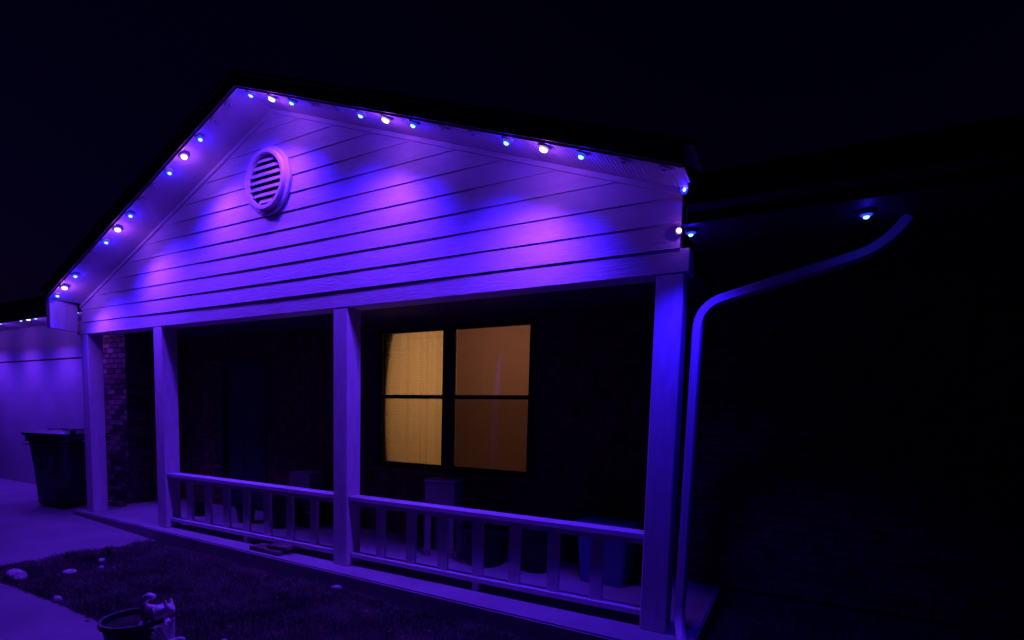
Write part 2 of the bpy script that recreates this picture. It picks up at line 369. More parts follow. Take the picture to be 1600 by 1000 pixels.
# joined small bricks of the dark back wall
BV, BF = [], []
def addbrick(x0, x1, z0, z1, y0, y1):
    n = len(BV)
    BV.extend([(x0, y0, z0), (x1, y0, z0), (x1, y0, z1), (x0, y0, z1), (x0, y1, z0), (x1, y1, z0), (x1, y1, z1), (x0, y1, z1)])
    BF.extend([(n, n + 1, n + 2, n + 3), (n, n + 4, n + 5, n + 1), (n + 1, n + 5, n + 6, n + 2), (n + 2, n + 6, n + 7, n + 3), (n + 3, n + 7, n + 4, n)])
row = 0; z = 0.005
while z < 2.42:
    x = -0.46 + (0.105 if row % 2 else 0)
    while x < 11.5:
        a, b_ = x, x + 0.2
        cut = (a < WX1 + .01 and b_ > WX0 - .01 and z + .065 > WZ0 - .01 and z < WZ1) or (a < DX1 + .01 and b_ > DX0 - .01 and z < DZ1)
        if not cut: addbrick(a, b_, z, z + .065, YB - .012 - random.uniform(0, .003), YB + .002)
        x += 0.21
    z += 0.075; row += 1
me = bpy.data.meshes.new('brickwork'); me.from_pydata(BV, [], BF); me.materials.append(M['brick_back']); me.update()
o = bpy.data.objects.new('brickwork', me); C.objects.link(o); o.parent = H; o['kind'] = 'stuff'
# ---- garage front brick pier with individual bricks
YG = 0.67
wbox('wall', (-1.32, YG, -.1), (-0.472, YG + .83, 2.6), 'mortar', 0)
wbox('wall', (-9.0, YG + .02, 2.302), (-1.322, YG + .2, 2.75), 'garage', 0)
def brickmesh(l, m):
    bb = MB(); bb.box((0, -0.012, 0), (l, 0.004, 0.065), 0.003)
    me = bpy.data.meshes.new('brick'); bb.bm.to_mesh(me); bb.bm.free(); me.materials.append(M[m]); return me
bmesh_ = {(l, m): brickmesh(l, m) for l in (0.2, 0.095) for m in ('brick', 'brick2', 'brick3')}
row = 0; z = 0.0
while z < 2.42:
    x = -0.474; first = True
    while x > -1.30:
        l = 0.095 if (first and row % 2) else 0.2
        first = False
        if x - l < -1.32: l = 0.095
        if x - l < -1.325: break
        me = bmesh_[(l, random.choices(['brick', 'brick2', 'brick3'], [5, 4, 3])[0])]
        o = bpy.data.objects.new('brick', me); C.objects.link(o); o.parent = H
        o.location = (x - l, YG - random.uniform(0, .004), z)
        x -= l + 0.01
    z += 0.075; row += 1
# side face bricks of the pier (faces the porch)
row = 0; z = 0.0
while z < 2.42:
    y = YG + .004 + (0.1 if row % 2 else 0)
    while y + .2 < YB:
        me = bmesh_[(0.2, random.choice(['brick', 'brick2']))]
        o = bpy.data.objects.new('brick', me); C.objects.link(o); o.parent = H
        o.location = (-0.470 + random.uniform(0, .003), y, z); o.rotation_euler = (0, 0, PI / 2)
        y += 0.21
    z += 0.075; row += 1
# ---- garage door (pale, sectional)
GD = empty('garage_door', (-3.9, YG + .06, 0), None, None); GD.parent = H
for i in range(4):
    mb = MB(); zz = -0.02 + i * 0.54
    mb.box((-6.5, YG + .024, zz), (-1.42, YG + .09, zz + .5385), 0.002)
    wbuild(mb, 'door_panel', 'garage', GD)
wbox('door_jamb', (-1.42, YG - .02, -.05), (-1.322, YG + .1, 2.158), 'paint')
wbox('door_header', (-9.0, YG + .004, 2.145), (-1.322, YG + .018, 2.30), 'garage')
wbox('wall', (-9.0, YG + .02, -.1), (-6.502, YG + .2, 2.158), 'garage', 0)
# garage eave: soffit, fascia, roof
wbox('soffit', (-9.0, 0.16, 2.70), (-0.30, YG + .2, 2.72), 'soffit', 0)
wbox('fascia', (-9.0, 0.13, 2.645), (-0.20, 0.158, 2.86), 'fascia')
mb = MB(); mb.poly([(-9.2, 0.06, 2.865), (-9.2, 0.06, 2.91), (-9.2, 6.0, 4.55), (-9.2, 6.0, 4.505)], (9.1, 0, 0)); wbuild(mb, 'roof', 'shingle', H)
# left downspout against the garage corner
mb = MB(); mb.tube([(-1.47, 0.55, 2.62), (-1.47, 0.6, 2.4), (-1.47, 0.6, 0.15), (-1.47, 0.5, 0.03), (-1.47, 0.38, 0.0)], 0, sq=(0.06, 0.08)); wbuild(mb, 'downspout', 'metal', H)
# ---- porch ceiling
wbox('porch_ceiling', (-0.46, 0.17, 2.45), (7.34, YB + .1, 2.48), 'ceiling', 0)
# ---- main eave to the right
wbox('eave_soffit', (7.41, -0.40, 2.452), (XEND, YB + .1, 2.47), 'fascia', 0)
wbox('eave_fascia', (7.44, -0.425, 2.44), (XEND, -0.402, 2.60), 'fascia')
mb = MB(); mb.poly([(7.47, -0.50, 2.62), (7.47, -0.50, 2.66), (7.47, 6.0, 5.0), (7.47, 6.0, 4.96)], (XEND - 7.2, 0, 0)); wbuild(mb, 'roof', 'shingle', H)
mb = MB(); mb.poly([(7.46, -0.53, 2.50), (7.46, -0.53, 2.61), (7.46, -0.428, 2.61), (7.46, -0.428, 2.49), (7.46, -0.48, 2.48)], (XEND - 7.4, 0, 0)); wbuild(mb, 'gutter', 'gutter', H)
# right downspout from the eave to the corner post
def curve(pts, n=6, r=0.14):
    out = [Vector(pts[0])]
    for a, b, c in zip(pts, pts[1:], pts[2:]):
        a, b, c = Vector(a), Vector(b), Vector(c); p = b + (a - b).normalized() * r; q = b + (c - b).normalized() * r
        for i in range(n + 1):
            t = i / n; out.append(p * (1 - t) ** 2 + b * 2 * t * (1 - t) + q * t * t)
    out.append(Vector(pts[-1])); return out
mb = MB(); mb.tube(curve([(8.47, -0.06, 2.455), (8.39, 0.0, 2.325), (7.455, 0.05, 2.10), (7.435, 0.05, 0.06), (7.58, -0.30, -0.10)], 8, 0.15), 0, sq=(0.062, 0.075)); wbuild(mb, 'downspout', 'metal', H, True)
# ---- entry door
D = empty('door', (DX0, YB + .06, 0), None, None); D.parent = H
mb = MB(); mb.box((DX0 + .06, YB + .06, 0.01), (DX1 - .06, YB + .10, DZ1 - .06), 0.004)
for (a, b2, c, d) in ((.14, .44, .15, .75), (.54, .84, .15, .75), (.14, .44, .85, 1.9), (.54, .84, .85, 1.9)):
    mb.box((DX0 + a, YB + .05, c), (DX0 + b2, YB + .062, d), 0.005)
wbuild(mb, 'door_leaf', 'door', D)
mb = MB()
mb.box((DX0, YB - .02, 0), (DX0 + .055, YB + .12, DZ1)); mb.box((DX1 - .055, YB - .02, 0), (DX1, YB + .12, DZ1)); mb.box((DX0 + .056, YB - .02, DZ1 - .055), (DX1 - .056, YB + .12, DZ1))
wbuild(mb, 'frame', 'door', D)
mb = MB(); mb.blob((DX1 - .13, YB + .02, 1.0), (.03, .03, .03), 2); mb.tube([(DX1 - .13, YB + .06, 1.0), (DX1 - .13, YB + .03, 1.0)], .012); wbuild(mb, 'handle', 'black', D, True)
# ---- window
Wd = empty('window', (4.71, YB, WZ0), None, None); Wd.parent = H
def fr(a, b): mb.box(a, b, 0.003)
mb = MB(); y0, y1 = YB + .030, YB + .075
fr((WX0, y0, WZ0), (3.722, y1, WZ1)); fr((5.645, y0, WZ0), (WX1, y1, WZ1)); fr((4.588, y0, WZ0), (4.742, y1, WZ1))
fr((3.723, y0, 2.315), (4.587, y1, WZ1)); fr((4.743, y0, 2.315), (5.644, y1, WZ1))
fr((3.723, y0 - .006, WZ0), (4.587, y1, 0.838)); fr((4.743, y0 - .006, WZ0), (5.644, y1, 0.838))
wbuild(mb, 'frame', 'black', Wd)
for (a, b2) in ((3.723, 4.587), (4.743, 5.644)):
    mb = MB(); mb.box((a, YB + .036, 1.572), (b2, YB + .072, 1.615), 0.003); wbuild(mb, 'meeting_rail', 'black', Wd)
    for (c, d, yy) in ((1.616, 2.314, .056), (0.839, 1.571, .046)):
        mb = MB(); mb.box((a, YB + yy, c), (b2, YB + yy + .004, d)); wbuild(mb, 'pane', 'glass', Wd)
    mb = MB(); mb.box((a, YB + .040, 0.839), (b2, YB + .0408, 1.571)); wbuild(mb, 'insect_screen', 'screen_l' if a < 4 else 'screen', Wd)
mb = MB(); mb.box((WX0 - .04, YB - .05, WZ0 - .05), (WX1 + .04, YB + .02, WZ0 - .002), 0.004); wbuild(mb, 'sill', 'brick_back', Wd)
# room behind the window
mb = MB()
mb.box((3.2, 3.6, 0), (6.3, 3.7, 2.6)); mb.box((3.1, 1.39, 0), (3.2, 3.7, 2.6)); mb.box((6.3, 1.39, 0), (6.4, 3.7, 2.6))
mb.box((3.2, 1.39, -.1), (6.3, 3.6, 0)); mb.box((3.2, 1.39, 2.5), (6.3, 3.6, 2.6)); wbuild(mb, 'room_shell', 'room', H)
mb = MB(); mb.box((4.68, 1.39, 0.3), (4.72, 2.1, 2.4)); wbuild(mb, 'light_baffle', 'room', H)  # unseen panel added to keep the light of the window halves apart
def pleated(x0, x1, z0, z1, y, fn, nx, nz=2):
    V_, F_ = [], []
    for j in range(nz + 1):
        for i in range(nx + 1):
            x = x0 + (x1 - x0) * i / nx; z = z0 + (z1 - z0) * j / nz
            V_.append((x, y + fn(x, z), z))
    for j in range(nz):
        for i in range(nx):
            a = j * (nx + 1) + i; F_.append((a, a + 1, a + nx + 2, a + nx + 1))
    return V_, F_
def sheetobj(name, VF, m, label, cat):
    me = bpy.data.meshes.new(name); me.from_pydata(VF[0], [], VF[1]); me.materials.append(M[m]); me.update()
    for p in me.polygons: p.use_smooth = True
    o = bpy.data.objects.new(name, me); C.objects.link(o); return tag(o, label, cat)
fold = lambda x, z: 0.013 * math.sin(x * 47 + 1.3 * math.sin(x * 9)) + 0.007 * math.sin(x * 21 + 2) + 0.002 * math.sin(x * 90)
sheetobj('curtain', pleated(3.50, 4.67, 0.60, 2.45, YB + .118, fold, 190), 'curtain', 'tan pleated curtain glowing behind the left half of the window', 'curtain')
sheetobj('roller_blind', pleated(4.73, 5.735, 0.60, 2.45, YB + .10, lambda x, z: 0.002 * math.sin(x * 14) , 40), 'shade', 'flat dull brown blind behind the right half of the window', 'blind')
def lamp(name, kind, loc, col, e, r=0.03, spot=None, blend=0.6, rot=(0, 0, 0)):
    l = bpy.data.lights.new(name, kind); l.color = col; l.energy = e; l.shadow_soft_size = r
    if spot: l.spot_size = math.radians(spot); l.spot_blend = blend
    o = bpy.data.objects.new(name, l); C.objects.link(o); o.location = loc; o.rotation_euler = rot; return o
lamp('room_lamp_light', 'POINT', (4.1, 2.45, 1.95), (1.0, 0.66, 0.42), 24, 0.12)
lamp('room_lamp_light', 'POINT', (5.5, 2.30, 2.25), (1.0, 0.62, 0.40), 13, 0.12)
# ---------------------------------------------------------------- eave lights
def puck_meshes():
    R = {}
    bb = MB(); bb.lathe([(0.0, 0.012), (0.042, 0.012), (0.043, 0.0), (0.038, -0.006), (0.0, -0.006)], 20)
    me = bpy.data.meshes.new('housing'); bb.bm.to_mesh(me); bb.bm.free(); me.materials.append(M['housing']); R['housing'] = me
    for c in ('blue', 'pink'):
        bb = MB(); bb.lathe([(0.0, -0.0065), (0.030, -0.0065), (0.028, -0.014), (0.0, -0.019)], 20)
        me = bpy.data.meshes.new('halo_ring'); bb.bm.to_mesh(me); bb.bm.free(); me.materials.append(M['ring_' + c]); R['ring_' + c] = me  # glowing ring imitates the bloom around a lit lens
        rr = 0.018 if c == 'blue' else 0.027
        bb = MB(); bb.blob((0, 0, -0.019), (rr, rr, 0.013), 2)
        me = bpy.data.meshes.new('lens'); bb.bm.to_mesh(me); bb.bm.free(); me.materials.append(M['lens_' + c]); R['lens_' + c] = me
        for p in me.polygons: p.use_smooth = True
    bb = MB(); bb.lathe([(0.0, -0.0065), (0.017, -0.0065), (0.012, -0.014), (0.0, -0.017)], 20)
    me = bpy.data.meshes.new('lens'); bb.bm.to_mesh(me); bb.bm.free(); me.materials.append(M['lens_off']); R['lens_off'] = me
    return R
PM = puck_meshes()
def puck(loc, kind, label, rot=(0, 0, 0), group='small round eave lights', power=1.0, halo=1.0):
    t = empty('eave_light', loc, label, 'eave light', group, rot)
    def add(name, me):
        o = bpy.data.objects.new(name, me); C.objects.link(o); o.parent = t; return o
    add('housing', PM['housing'])
    if kind == 'off': add('lens', PM['lens_off']); return t
    c = {'B': 'blue', 'W': 'pink'}[kind]
    add('halo_ring', PM['ring_' + c]); add('lens', PM['lens_' + c])
    col = BLUE if kind == 'B' else PINK
    s = lamp('beam', 'SPOT', (0, 0, -0.035), col, (P_BLUE if kind == 'B' else P_PINK) * power, 0.05, 126, 1.0); s.parent = t
    g = lamp('glow', 'POINT', (0, 0, -0.040), col, P_HALO * halo * (1.0 if kind == 'B' else 2.4), 0.010); g.parent = t
    return t
LED = [(.073, 'B', 'lowest lit'), (.259, 'W', ''), (.53, 'B', ''), (1.242, 'B', ''), (1.488, 'W', ''), (1.748, 'B', ''),
       (2.474, 'B', ''), (2.723, 'W', ''), (2.981, 'B', ''), (3.723, 'B', ''), (3.993, 'W', ''), (4.235, 'B', ''),
       (4.996, 'B', ''), (5.242, 'W', ''), (5.498, 'B', ''), (6.267, 'B', ''), (6.535, 'W', ''), (6.789, 'B', '')]
GN = ['lowest trio on the left roof slope', 'second trio up the left roof slope', 'third trio up the left roof slope',
      'trio just right of the gable peak', 'middle trio on the right roof slope', 'lowest trio on the right roof slope']
for i, (x, k, _) in enumerate(LED):
    g = i // 3; pos = i % 3
    left = x < XA
    nm = {'B': 'blue', 'W': 'white'}[k]
    if k == 'W': lab = 'pinkish white eave light in the ' + GN[g]
    else:
        if left: lab = ('lower' if pos == 0 else 'upper') + ' blue eave light of the ' + GN[g]
        else: lab = ('upper' if pos == 0 else 'lower') + ' blue eave light of the ' + GN[g]
    puck((x, -0.325, sof(x) - 0.012 - .003), k, lab, rot=(0, -math.atan(SL if left else SR), 0))
OFF = [(.79, 'left', 'lowest pair'), (1.01, 'left', 'lowest pair'), (1.99, 'left', 'middle pair'), (2.23, 'left', 'middle pair'), (3.22, 'left', 'top pair'), (3.44, 'left', 'top pair'),
       (4.49, 'right', 'top pair'), (4.75, 'right', 'top pair'), (5.757, 'right', 'middle pair'), (6.005, 'right', 'middle pair'), (7.05, 'right', 'lowest pair'), (7.29, 'right', 'lowest pair')]
for i, (x, side, pr) in enumerate(OFF):
    up = (i % 2 == 1) if side == 'left' else (i % 2 == 0)
    puck((x, -0.325, sof(x) - 0.015), 'off', ('upper' if up else 'lower') + ' unlit eave light in the %s on the %s roof slope' % (pr, side),
         rot=(0, -math.atan(SL if side == 'left' else SR), 0), group='unlit eave lights')
puck((7.340, -0.034, 2.78), 'B', 'small bluish light on the upright right edge of the gable', rot=(-PI / 2, 0, .5), power=0.03, halo=0.3).scale = (.6, .6, .6)
puck((7.322, -0.034, 2.545), 'W', 'small white light low on the upright right edge of the gable', rot=(-PI / 2, 0, .5), power=0.03, halo=0.2).scale = (.55, .55, .55)
puck((7.445, -0.30, 2.437), 'B', 'blue light at the beam corner above the right post', power=1.25, halo=0.6).scale = (.75, .75, .75)
puck((8.27, -0.22, 2.437), 'B', 'lone blue light far out on the dark right eave', power=0.03, halo=0.25).scale = (.8, .8, .8)
for i in range(12):
    x = -0.78 - 1.25 * (i // 3) - 0.25 * (i % 3); k = 'BWB'[i % 3]
    wh = ['trio nearest the porch', 'second trio from the porch', 'third trio from the porch', 'fourth trio from the porch'][i // 3]
    ps = ['right blue', 'pinkish white', 'left blue'][i % 3]
    puck((x, 0.22, 2.685), k, '%s eave light in the %s, over the garage door' % (ps, wh), power=0.3 if i < 3 else 0.75)
# ---------------------------------------------------------------- wheeled bin
B = empty('wheeled_bin', (-1.10, 0.18, gz(-1.10, 0.18)), 'dark wheeled rubbish bin standing on the driveway beside the left porch post', 'rubbish bin', rot=(0, 0, math.radians(-74))); B.scale = (.93, .93, 1.0)
def part(mb, name, m, parent, smooth=False):
    o = mb.build(name, M[m], None, smooth, origin=(0, 0, 0)); o.parent = parent; return o
bm = bmesh.new()
def ring(hx, hy, z, c=0.07, yo=0):
    pts = []
    for sx, sy in ((1, 1), (-1, 1), (-1, -1), (1, -1)):
        cx_, cy_ = sx * (hx - c), sy * (hy - c)
        a0 = math.atan2(sy, sx) - PI / 4
        for q in range(4):
            a = a0 + q * PI / 6; pts.append((cx_ + c * math.cos(a), cy_ + c * math.sin(a) + yo, z))
    return [bm.verts.new(p) for p in pts]
prof = [(0.25, 0.28, 0.02), (0.265, 0.29, 0.05), (0.29, 0.325, 0.60), (0.295, 0.33, 0.62), (0.31, 0.36, 0.90), (0.335, 0.395, 0.91), (0.335, 0.395, 0.99)]
rs = [ring(*p) for p in prof]
for a, b_ in zip(rs, rs[1:]):
    for i in range(16): bm.faces.new((a[i], a[(i + 1) % 16], b_[(i + 1) % 16], b_[i]))
bm.faces.new(rs[0][::-1]); bm.faces.new(rs[-1]); bmesh.ops.recalc_face_normals(bm, faces=bm.faces)
mb = MB(); mb.bm = bm
mb.box((-.2, -.43, .80), (.2, -.38, .86), .01)          # lift pocket on the front
part(mb, 'body', 'bin', B, True)
bm = bmesh.new(); rs = [ring(0.355, 0.42, 0.992, .08, -.01), ring(0.36, 0.425, 1.025, .08, -.01), ring(0.30, 0.36, 1.06, .08, -.01), ring(0.1, 0.14, 1.072, .05, -.01)]
for a, b_ in zip(rs, rs[1:]):
    for i in range(16): bm.faces.new((a[i], a[(i + 1) % 16], b_[(i + 1) % 16], b_[i]))
bm.faces.new(rs[0][::-1]); bm.faces.new(rs[-1]); bmesh.ops.recalc_face_normals(bm, faces=bm.faces)
mb = MB(); mb.bm = bm; mb.box((-.14, -.2, 1.066), (.14, -.12, 1.085), .008); mb.box((-.14, .1, 1.066), (.14, .18, 1.085), .008); part(mb, 'lid', 'bin', B, True)
mb = MB(); mb.tube([(-.26, .40, .93), (-.26, .50, .97), (.26, .50, .97), (.26, .40, .93)], .016); part(mb, 'handle', 'bin', B, True)
for sx in (-1, 1):
    mb = MB(); mb.lathe([(0.0, -.03), (.10, -.03), (.125, -.02), (.125, .02), (.10, .03), (0, .03)], 24, loc=(sx * .30, .27, .125), rot=Matrix.Rotation(PI / 2, 3, 'Y')); part(mb, 'wheel', 'black', B, True)
mb = MB(); mb.tube([(-.3, .27, .125), (.3, .27, .125)], .012); part(mb, 'axle', 'metal', B, True)
mb = MB(); mb.box((-.17, -.405, .56), (.17, -.345, .61), .012); part(mb, 'lift_bar', 'metal', B)
mb = MB(); mb.box((.28, -.05, .50), (.375, .16, .72), .02); part(mb, 'side_grip', 'bin', B)
for q in (-.22, .22):
    mb = MB(); mb.lathe([(0, -.03), (.022, -.03), (.022, .03), (0, .03)], 12, loc=(q, .40, 1.06), rot=Matrix.Rotation(PI / 2, 3, 'Y')); part(mb, 'hinge', 'bin', B, True)
mb = MB(); mb.box((-.335, -.40, .86), (.335, .41, .875), .004); part(mb, 'collar', 'bin', B)
mb = MB(); mb.box((.02, .352, .905), (.08, .402, .935), .004); part(mb, 'glint', 'stone', B)  # pale block standing in for a lamp glint on the bin
mb = MB(); mb.tube([(-.02, .36, .72), (-.05, .375, .78), (-.12, .38, .81)], .009); part(mb, 'curved_glint', 'stone', B, True)  # pale tube shaped like a second, curved reflection of the lights
# ---------------------------------------------------------------- porch things
def pot(loc, r, h, label, name='plant_pot', plant=False, tilt=0):
    t = empty(name, loc, label, 'plant pot', 'black plant pots', rot=(tilt, 0, 0))
    mb = MB(); mb.lathe([(0.0, 0.0), (r * .72, 0.0), (r * .95, h * .86), (r * 1.04, h * .87), (r * 1.04, h), (r * .94, h), (r * .90, h * .85), (0, h * .84)], 28); part(mb, 'body', 'pot', t, True)
    mb = MB(); mb.lathe([(0.0, h * .86), (r * .6, h * .875), (r * .89, h * .855)], 20)
    for q in range(14): a = random.uniform(0, 6.28); mb.blob((r * .6 * math.cos(a), r * .6 * math.sin(a), h * .87), (.012, .012, .008), 1, .2)
    part(mb, 'soil', 'soil', t, True); return t
pot((1.22, .66, 0), .10, .17, 'small black pot on the porch floor nearest the second post', tilt=0)
pot((2.05, .74, 0), .12, .22, 'round black pot on the porch behind the left railing, left of the larger dark pot')
pot((2.62, .78, 0), .17, .32, 'larger black pot behind the middle of the left railing')
pot((5.50, .80, 0), .24, .34, 'wide black pot right of the pale stool behind the right railing')
pot((6.00, .90, 0), .22, .40, 'tall black pot behind the right railing beside the storage tote')
# pale box on a dark crate near the door
cr = empty('storage_crate', (2.75, 1.08, 0), 'dark slatted crate standing against the porch wall under the pale box', 'crate')
mb = MB(); mb.box((-.22, -.15, 0), (.22, .15, .02)); part(mb, 'base', 'pot', cr)
for q in range(5):
    for y in (-.15, .15):
        mb = MB(); mb.box((-.24, y - .01, .03 + q * .085), (.24, y + .01, .10 + q * .085), .003); part(mb, 'slat', 'pot', cr)
for sx in (-.24, .24):
    mb = MB(); mb.box((sx - .012, -.14, 0), (sx + .012, .14, .44), .003); part(mb, 'end_panel', 'pot', cr)
bx = empty('cardboard_box', (2.40, 1.10, .445), 'pale box sitting on the dark crate below the porch wall', 'box', rot=(0, 0, .05))
bx.location = (2.75, 1.08, .445)
mb = MB(); mb.box((-.17, -.12, 0), (.17, .12, .20), .004); part(mb, 'body', 'box', bx)
for y in (-.061, .061):
    mb = MB(); mb.box((-.172, y - .058, .201), (.172, y + .058, .206), .001); part(mb, 'flap', 'box', bx)
# pale stool with arched sides
st = empty('stool', (4.98, .86, 0), 'small pale stool with arched side panels behind the right railing', 'stool', rot=(0, 0, .25))
mb = MB(); mb.box((-.17, -.15, .73), (.17, .15, .76), .012); part(mb, 'seat', 'stool', st)
def arch(y):
    pts = [(-.15, 0), (-.09, 0)]
    for q in range(9):
        a = PI - q * PI / 8; pts.append((.09 * math.cos(a), .42 + .10 * math.sin(a)))
    pts += [(.09, 0), (.15, 0), (.15, .729), (-.15, .729)]
    mb = MB(); mb.poly([(x, y, z) for x, z in pts], (0, .02, 0)); return mb
part(arch(-.14), 'side_panel', 'stool', st); part(arch(.12), 'side_panel', 'stool', st)
for sx in (-.13, .13):
    mb = MB(); mb.box((sx - .01, -.119, .45), (sx + .01, .119, .72)); part(mb, 'stretcher', 'stool', st)
# storage tote
tt = empty('storage_tote', (6.66, .92, 0), 'plastic storage tote, coloured as under blue lamp light, at the right end of the porch', 'storage box')
bm = bmesh.new(); rs = [ring(.19, .15, 0, .03), ring(.22, .18, .46, .03), ring(.24, .2, .465, .03), ring(.24, .2, .49, .03)]
for a, b_ in zip(rs, rs[1:]):
    for i in range(16): bm.faces.new((a[i], a[(i + 1) % 16], b_[(i + 1) % 16], b_[i]))
bm.faces.new(rs[0][::-1]); bm.faces.new(rs[-1]); bmesh.ops.recalc_face_normals(bm, faces=bm.faces); mb = MB(); mb.bm = bm; part(mb, 'body', 'tote', tt)
mb = MB(); mb.box((-.25, -.21, .492), (.25, .21, .52), .01); part(mb, 'lid', 'tote', tt)
# pavers on the slab edge
for i, (x, y, z, l, d, r, lab) in enumerate([(3.52, -.02, 0, .44, .17, -.03, 'flat dark paver lying on the porch edge under the left railing'),
                                    (3.66, .0, .042, .24, .13, .2, 'smaller broken paver piece lying on top of the flat dark paver')]):
    mb = MB(); mb.box((-l / 2, -d / 2, 0), (l / 2, d / 2, .04), .006)
    for v in mb.bm.verts: v.co += Vector((random.uniform(-.006, .006), random.uniform(-.006, .006), 0))
    o = mb.build('paver', M['paver'], None, origin=(0, 0, 0)); o.location = (x, y, z); o.rotation_euler = (0, 0, r); tag(o, lab, 'paver')
mb = MB(); mb.box((-.1, -.05, 0), (.1, .05, .06), .006); o = mb.build('loose_brick', M['brick'], None, origin=(0, 0, 0)); o.location = (-.30, .42, 0.0); o.rotation_euler = (0, 0, .3)
tag(o, 'loose red brick lying on the porch floor at the foot of the brick pier', 'brick')
# ---------------------------------------------------------------- front bed: pots, figurine, stones
pot((4.55,-1.75, -.129), .17, .235, 'black plant pot at the edge of the bed with the pale figurine on its rim')
fg = empty('garden_figurine', (4.655, -1.69, .080), 'pale animal figurine with upright ears perched on the rim of the black pot', 'figurine', rot=(0, 0, math.radians(18)))
def skin(name, verts, edges, rad, m, parent, sub=2):
    me = bpy.data.meshes.new(name); me.from_pydata(verts, edges, []); o = bpy.data.objects.new(name, me); C.objects.link(o)
    sk = o.modifiers.new('s', 'SKIN'); 
    for i, r in enumerate(rad): me.skin_vertices[0].data[i].radius = (r, r)
    me.skin_vertices[0].data[0].use_root = True
    ss = o.modifiers.new('u', 'SUBSURF'); ss.levels = ss.render_levels = sub
    dg = bpy.context.evaluated_depsgraph_get(); ev = o.evaluated_get(dg); nm = bpy.data.meshes.new_from_object(ev)
    o.modifiers.clear(); o.data = nm; nm.materials.clear(); nm.materials.append(M[m])
    for p in nm.polygons: p.use_smooth = True
    o.parent = parent; return o
skin('body', [(0, 0, .055), (.045, 0, .07), (.085, 0, .075), (.115, 0, .085), (.145, 0, .075), (-.05, 0, .05), (-.075, 0, .085), (-.07, 0, .13), (-.03, 0, .16), (.01, 0, .15),
              (.04, .028, .03), (.045, .03, .0), (.04, -.028, .03), (.045, -.03, .0), (-.04, .03, .03), (-.02, .035, .002), (-.04, -.03, .03), (-.02, -.035, .002),
              (.105, .018, .115), (.10, .022, .150), (.105, -.018, .115), (.10, -.022, .150)],
     [(0, 1), (1, 2), (2, 3), (3, 4), (0, 5), (5, 6), (6, 7), (7, 8), (8, 9), (1, 10), (10, 11), (1, 12), (12, 13), (5, 14), (14, 15), (5, 16), (16, 17), (3, 18), (18, 19), (3, 20), (20, 21)],
     [.042, .036, .026, .030, .014, .040, .022, .024, .024, .016, .016, .011, .016, .011, .02, .012, .02, .012, .011, .007, .011, .007], 'figurine', fg)
mb = MB(); mb.lathe([(0, -.012), (.085, -.012), (.08, .0), (0, .004)], 20); part(mb, 'base', 'figurine', fg, True)
# open-winged pale bird ornament lower right of it
br = empty('bird_ornament', (4.83, -1.72, -.045), 'pale bird ornament with ribbed raised wing at the bottom edge right of the pots', 'garden ornament', rot=(0, 0, .5))
skin('body', [(0, 0, .03), (.05, 0, .045), (.085, 0, .07), (.115, 0, .068), (-.05, 0, .03), (-.11, 0, .035)], [(0, 1), (1, 2), (2, 3), (0, 4), (4, 5)], [.03, .026, .018, .006, .022, .008], 'figurine', br)
for sgn in (-1, 1):
    mb = MB()
    for q in range(5):
        a = math.radians(100 + q * 16)
        mb.box((0, sgn * (.018 + q * .004) - .003, -.009), (.13 - q * .01, sgn * (.018 + q * .004) + .003, .011), .002, rot=Matrix.Rotation(-a, 3, 'Y'), pivot=(0, sgn * .02, 0))
    for v in mb.bm.verts: v.co += Vector((.03, sgn * (v.co.z) * .35, .045))
    part(mb, 'wing', 'figurine', br)
mb = MB(); mb.box((-.05, -.03, -.084), (.05, .03, .012), .01); part(mb, 'base', 'figurine', br)
def stone(loc, r, label, m='stone', lump=1):
    mb = MB()
    for q in range(lump): mb.blob((q * r[0] * .9 - (lump - 1) * r[0] * .45, random.uniform(-.3, .3) * r[1], r[2] * .5), (r[0], r[1], r[2] * random.uniform(.8, 1.3)), 2, .09, rot=Matrix.Rotation(random.uniform(-.4, .4), 3, 'Z'))
    o = mb.build('stone', M[m], None, origin=(0, 0, 0)); o.location = loc; return tag(o, label, 'stone', 'pale stones in the bed')
stone((2.17, -1.52, -.12), (.06, .06, .045), 'lumpy pale stone at the far left tip of the planted bed', lump=3)
stone((2.34, -1.21, -.125), (.05, .05, .022), 'flat pale stone inside the left end of the bed')
stone((3.09, -1.57, -.125), (.03, .03, .026), 'small pale stone on the front edge of the bed by the walkway')
stone((4.64, -.22, -.125), (.055, .022, .022), 'white stone in the grass below the middle post')
stone((2.15, -.86, -.125), (.03, .03, .022), 'pale pebble beside the weed near the driveway edge')
stone((2.4, -.98, -.125), (.022, .022, .016), 'tiny pale pebble in the bed behind the flat stone')
stone((4.85, -1.38, -.125), (.022, .022, .016), 'tiny pale pebble in the grass right of the bird ornament')
# weeds
def weed(loc, h, label, n=26):
    V_, F_ = [], []
    for i in range(n):
        a = random.uniform(0, 6.28); l = h * random.uniform(.5, 1.1); sp = random.uniform(.15, .7); w_ = h * .07
        dx, dy = math.cos(a), math.sin(a); k = len(V_)
        for s in range(4):
            t = s / 3; r = sp * l * t; z = l * (t - .25 * sp * t * t); ww = w_ * (1 - t) * (1 + t)
            V_.append((r * dx - dy * ww, r * dy + dx * ww, z)); V_.append((r * dx + dy * ww, r * dy - dx * ww, z))
        for s in range(3): F_.append((k + 2 * s, k + 2 * s + 1, k + 2 * s + 3, k + 2 * s + 2))
    me = bpy.data.meshes.new('weed'); me.from_pydata(V_, [], F_); me.materials.append(M['grass']); me.update()
    o = bpy.data.objects.new('weed', me); C.objects.link(o); o.location = loc; return tag(o, label, 'weed', 'weeds along the driveway edge')
weed((1.93, -.70, -.13), .13, 'dark weed tuft nearest the porch on the driveway edge')
weed((1.80, -1.00, -.13), .10, 'broad dark weed tuft on the driveway edge, second from the porch', 40)
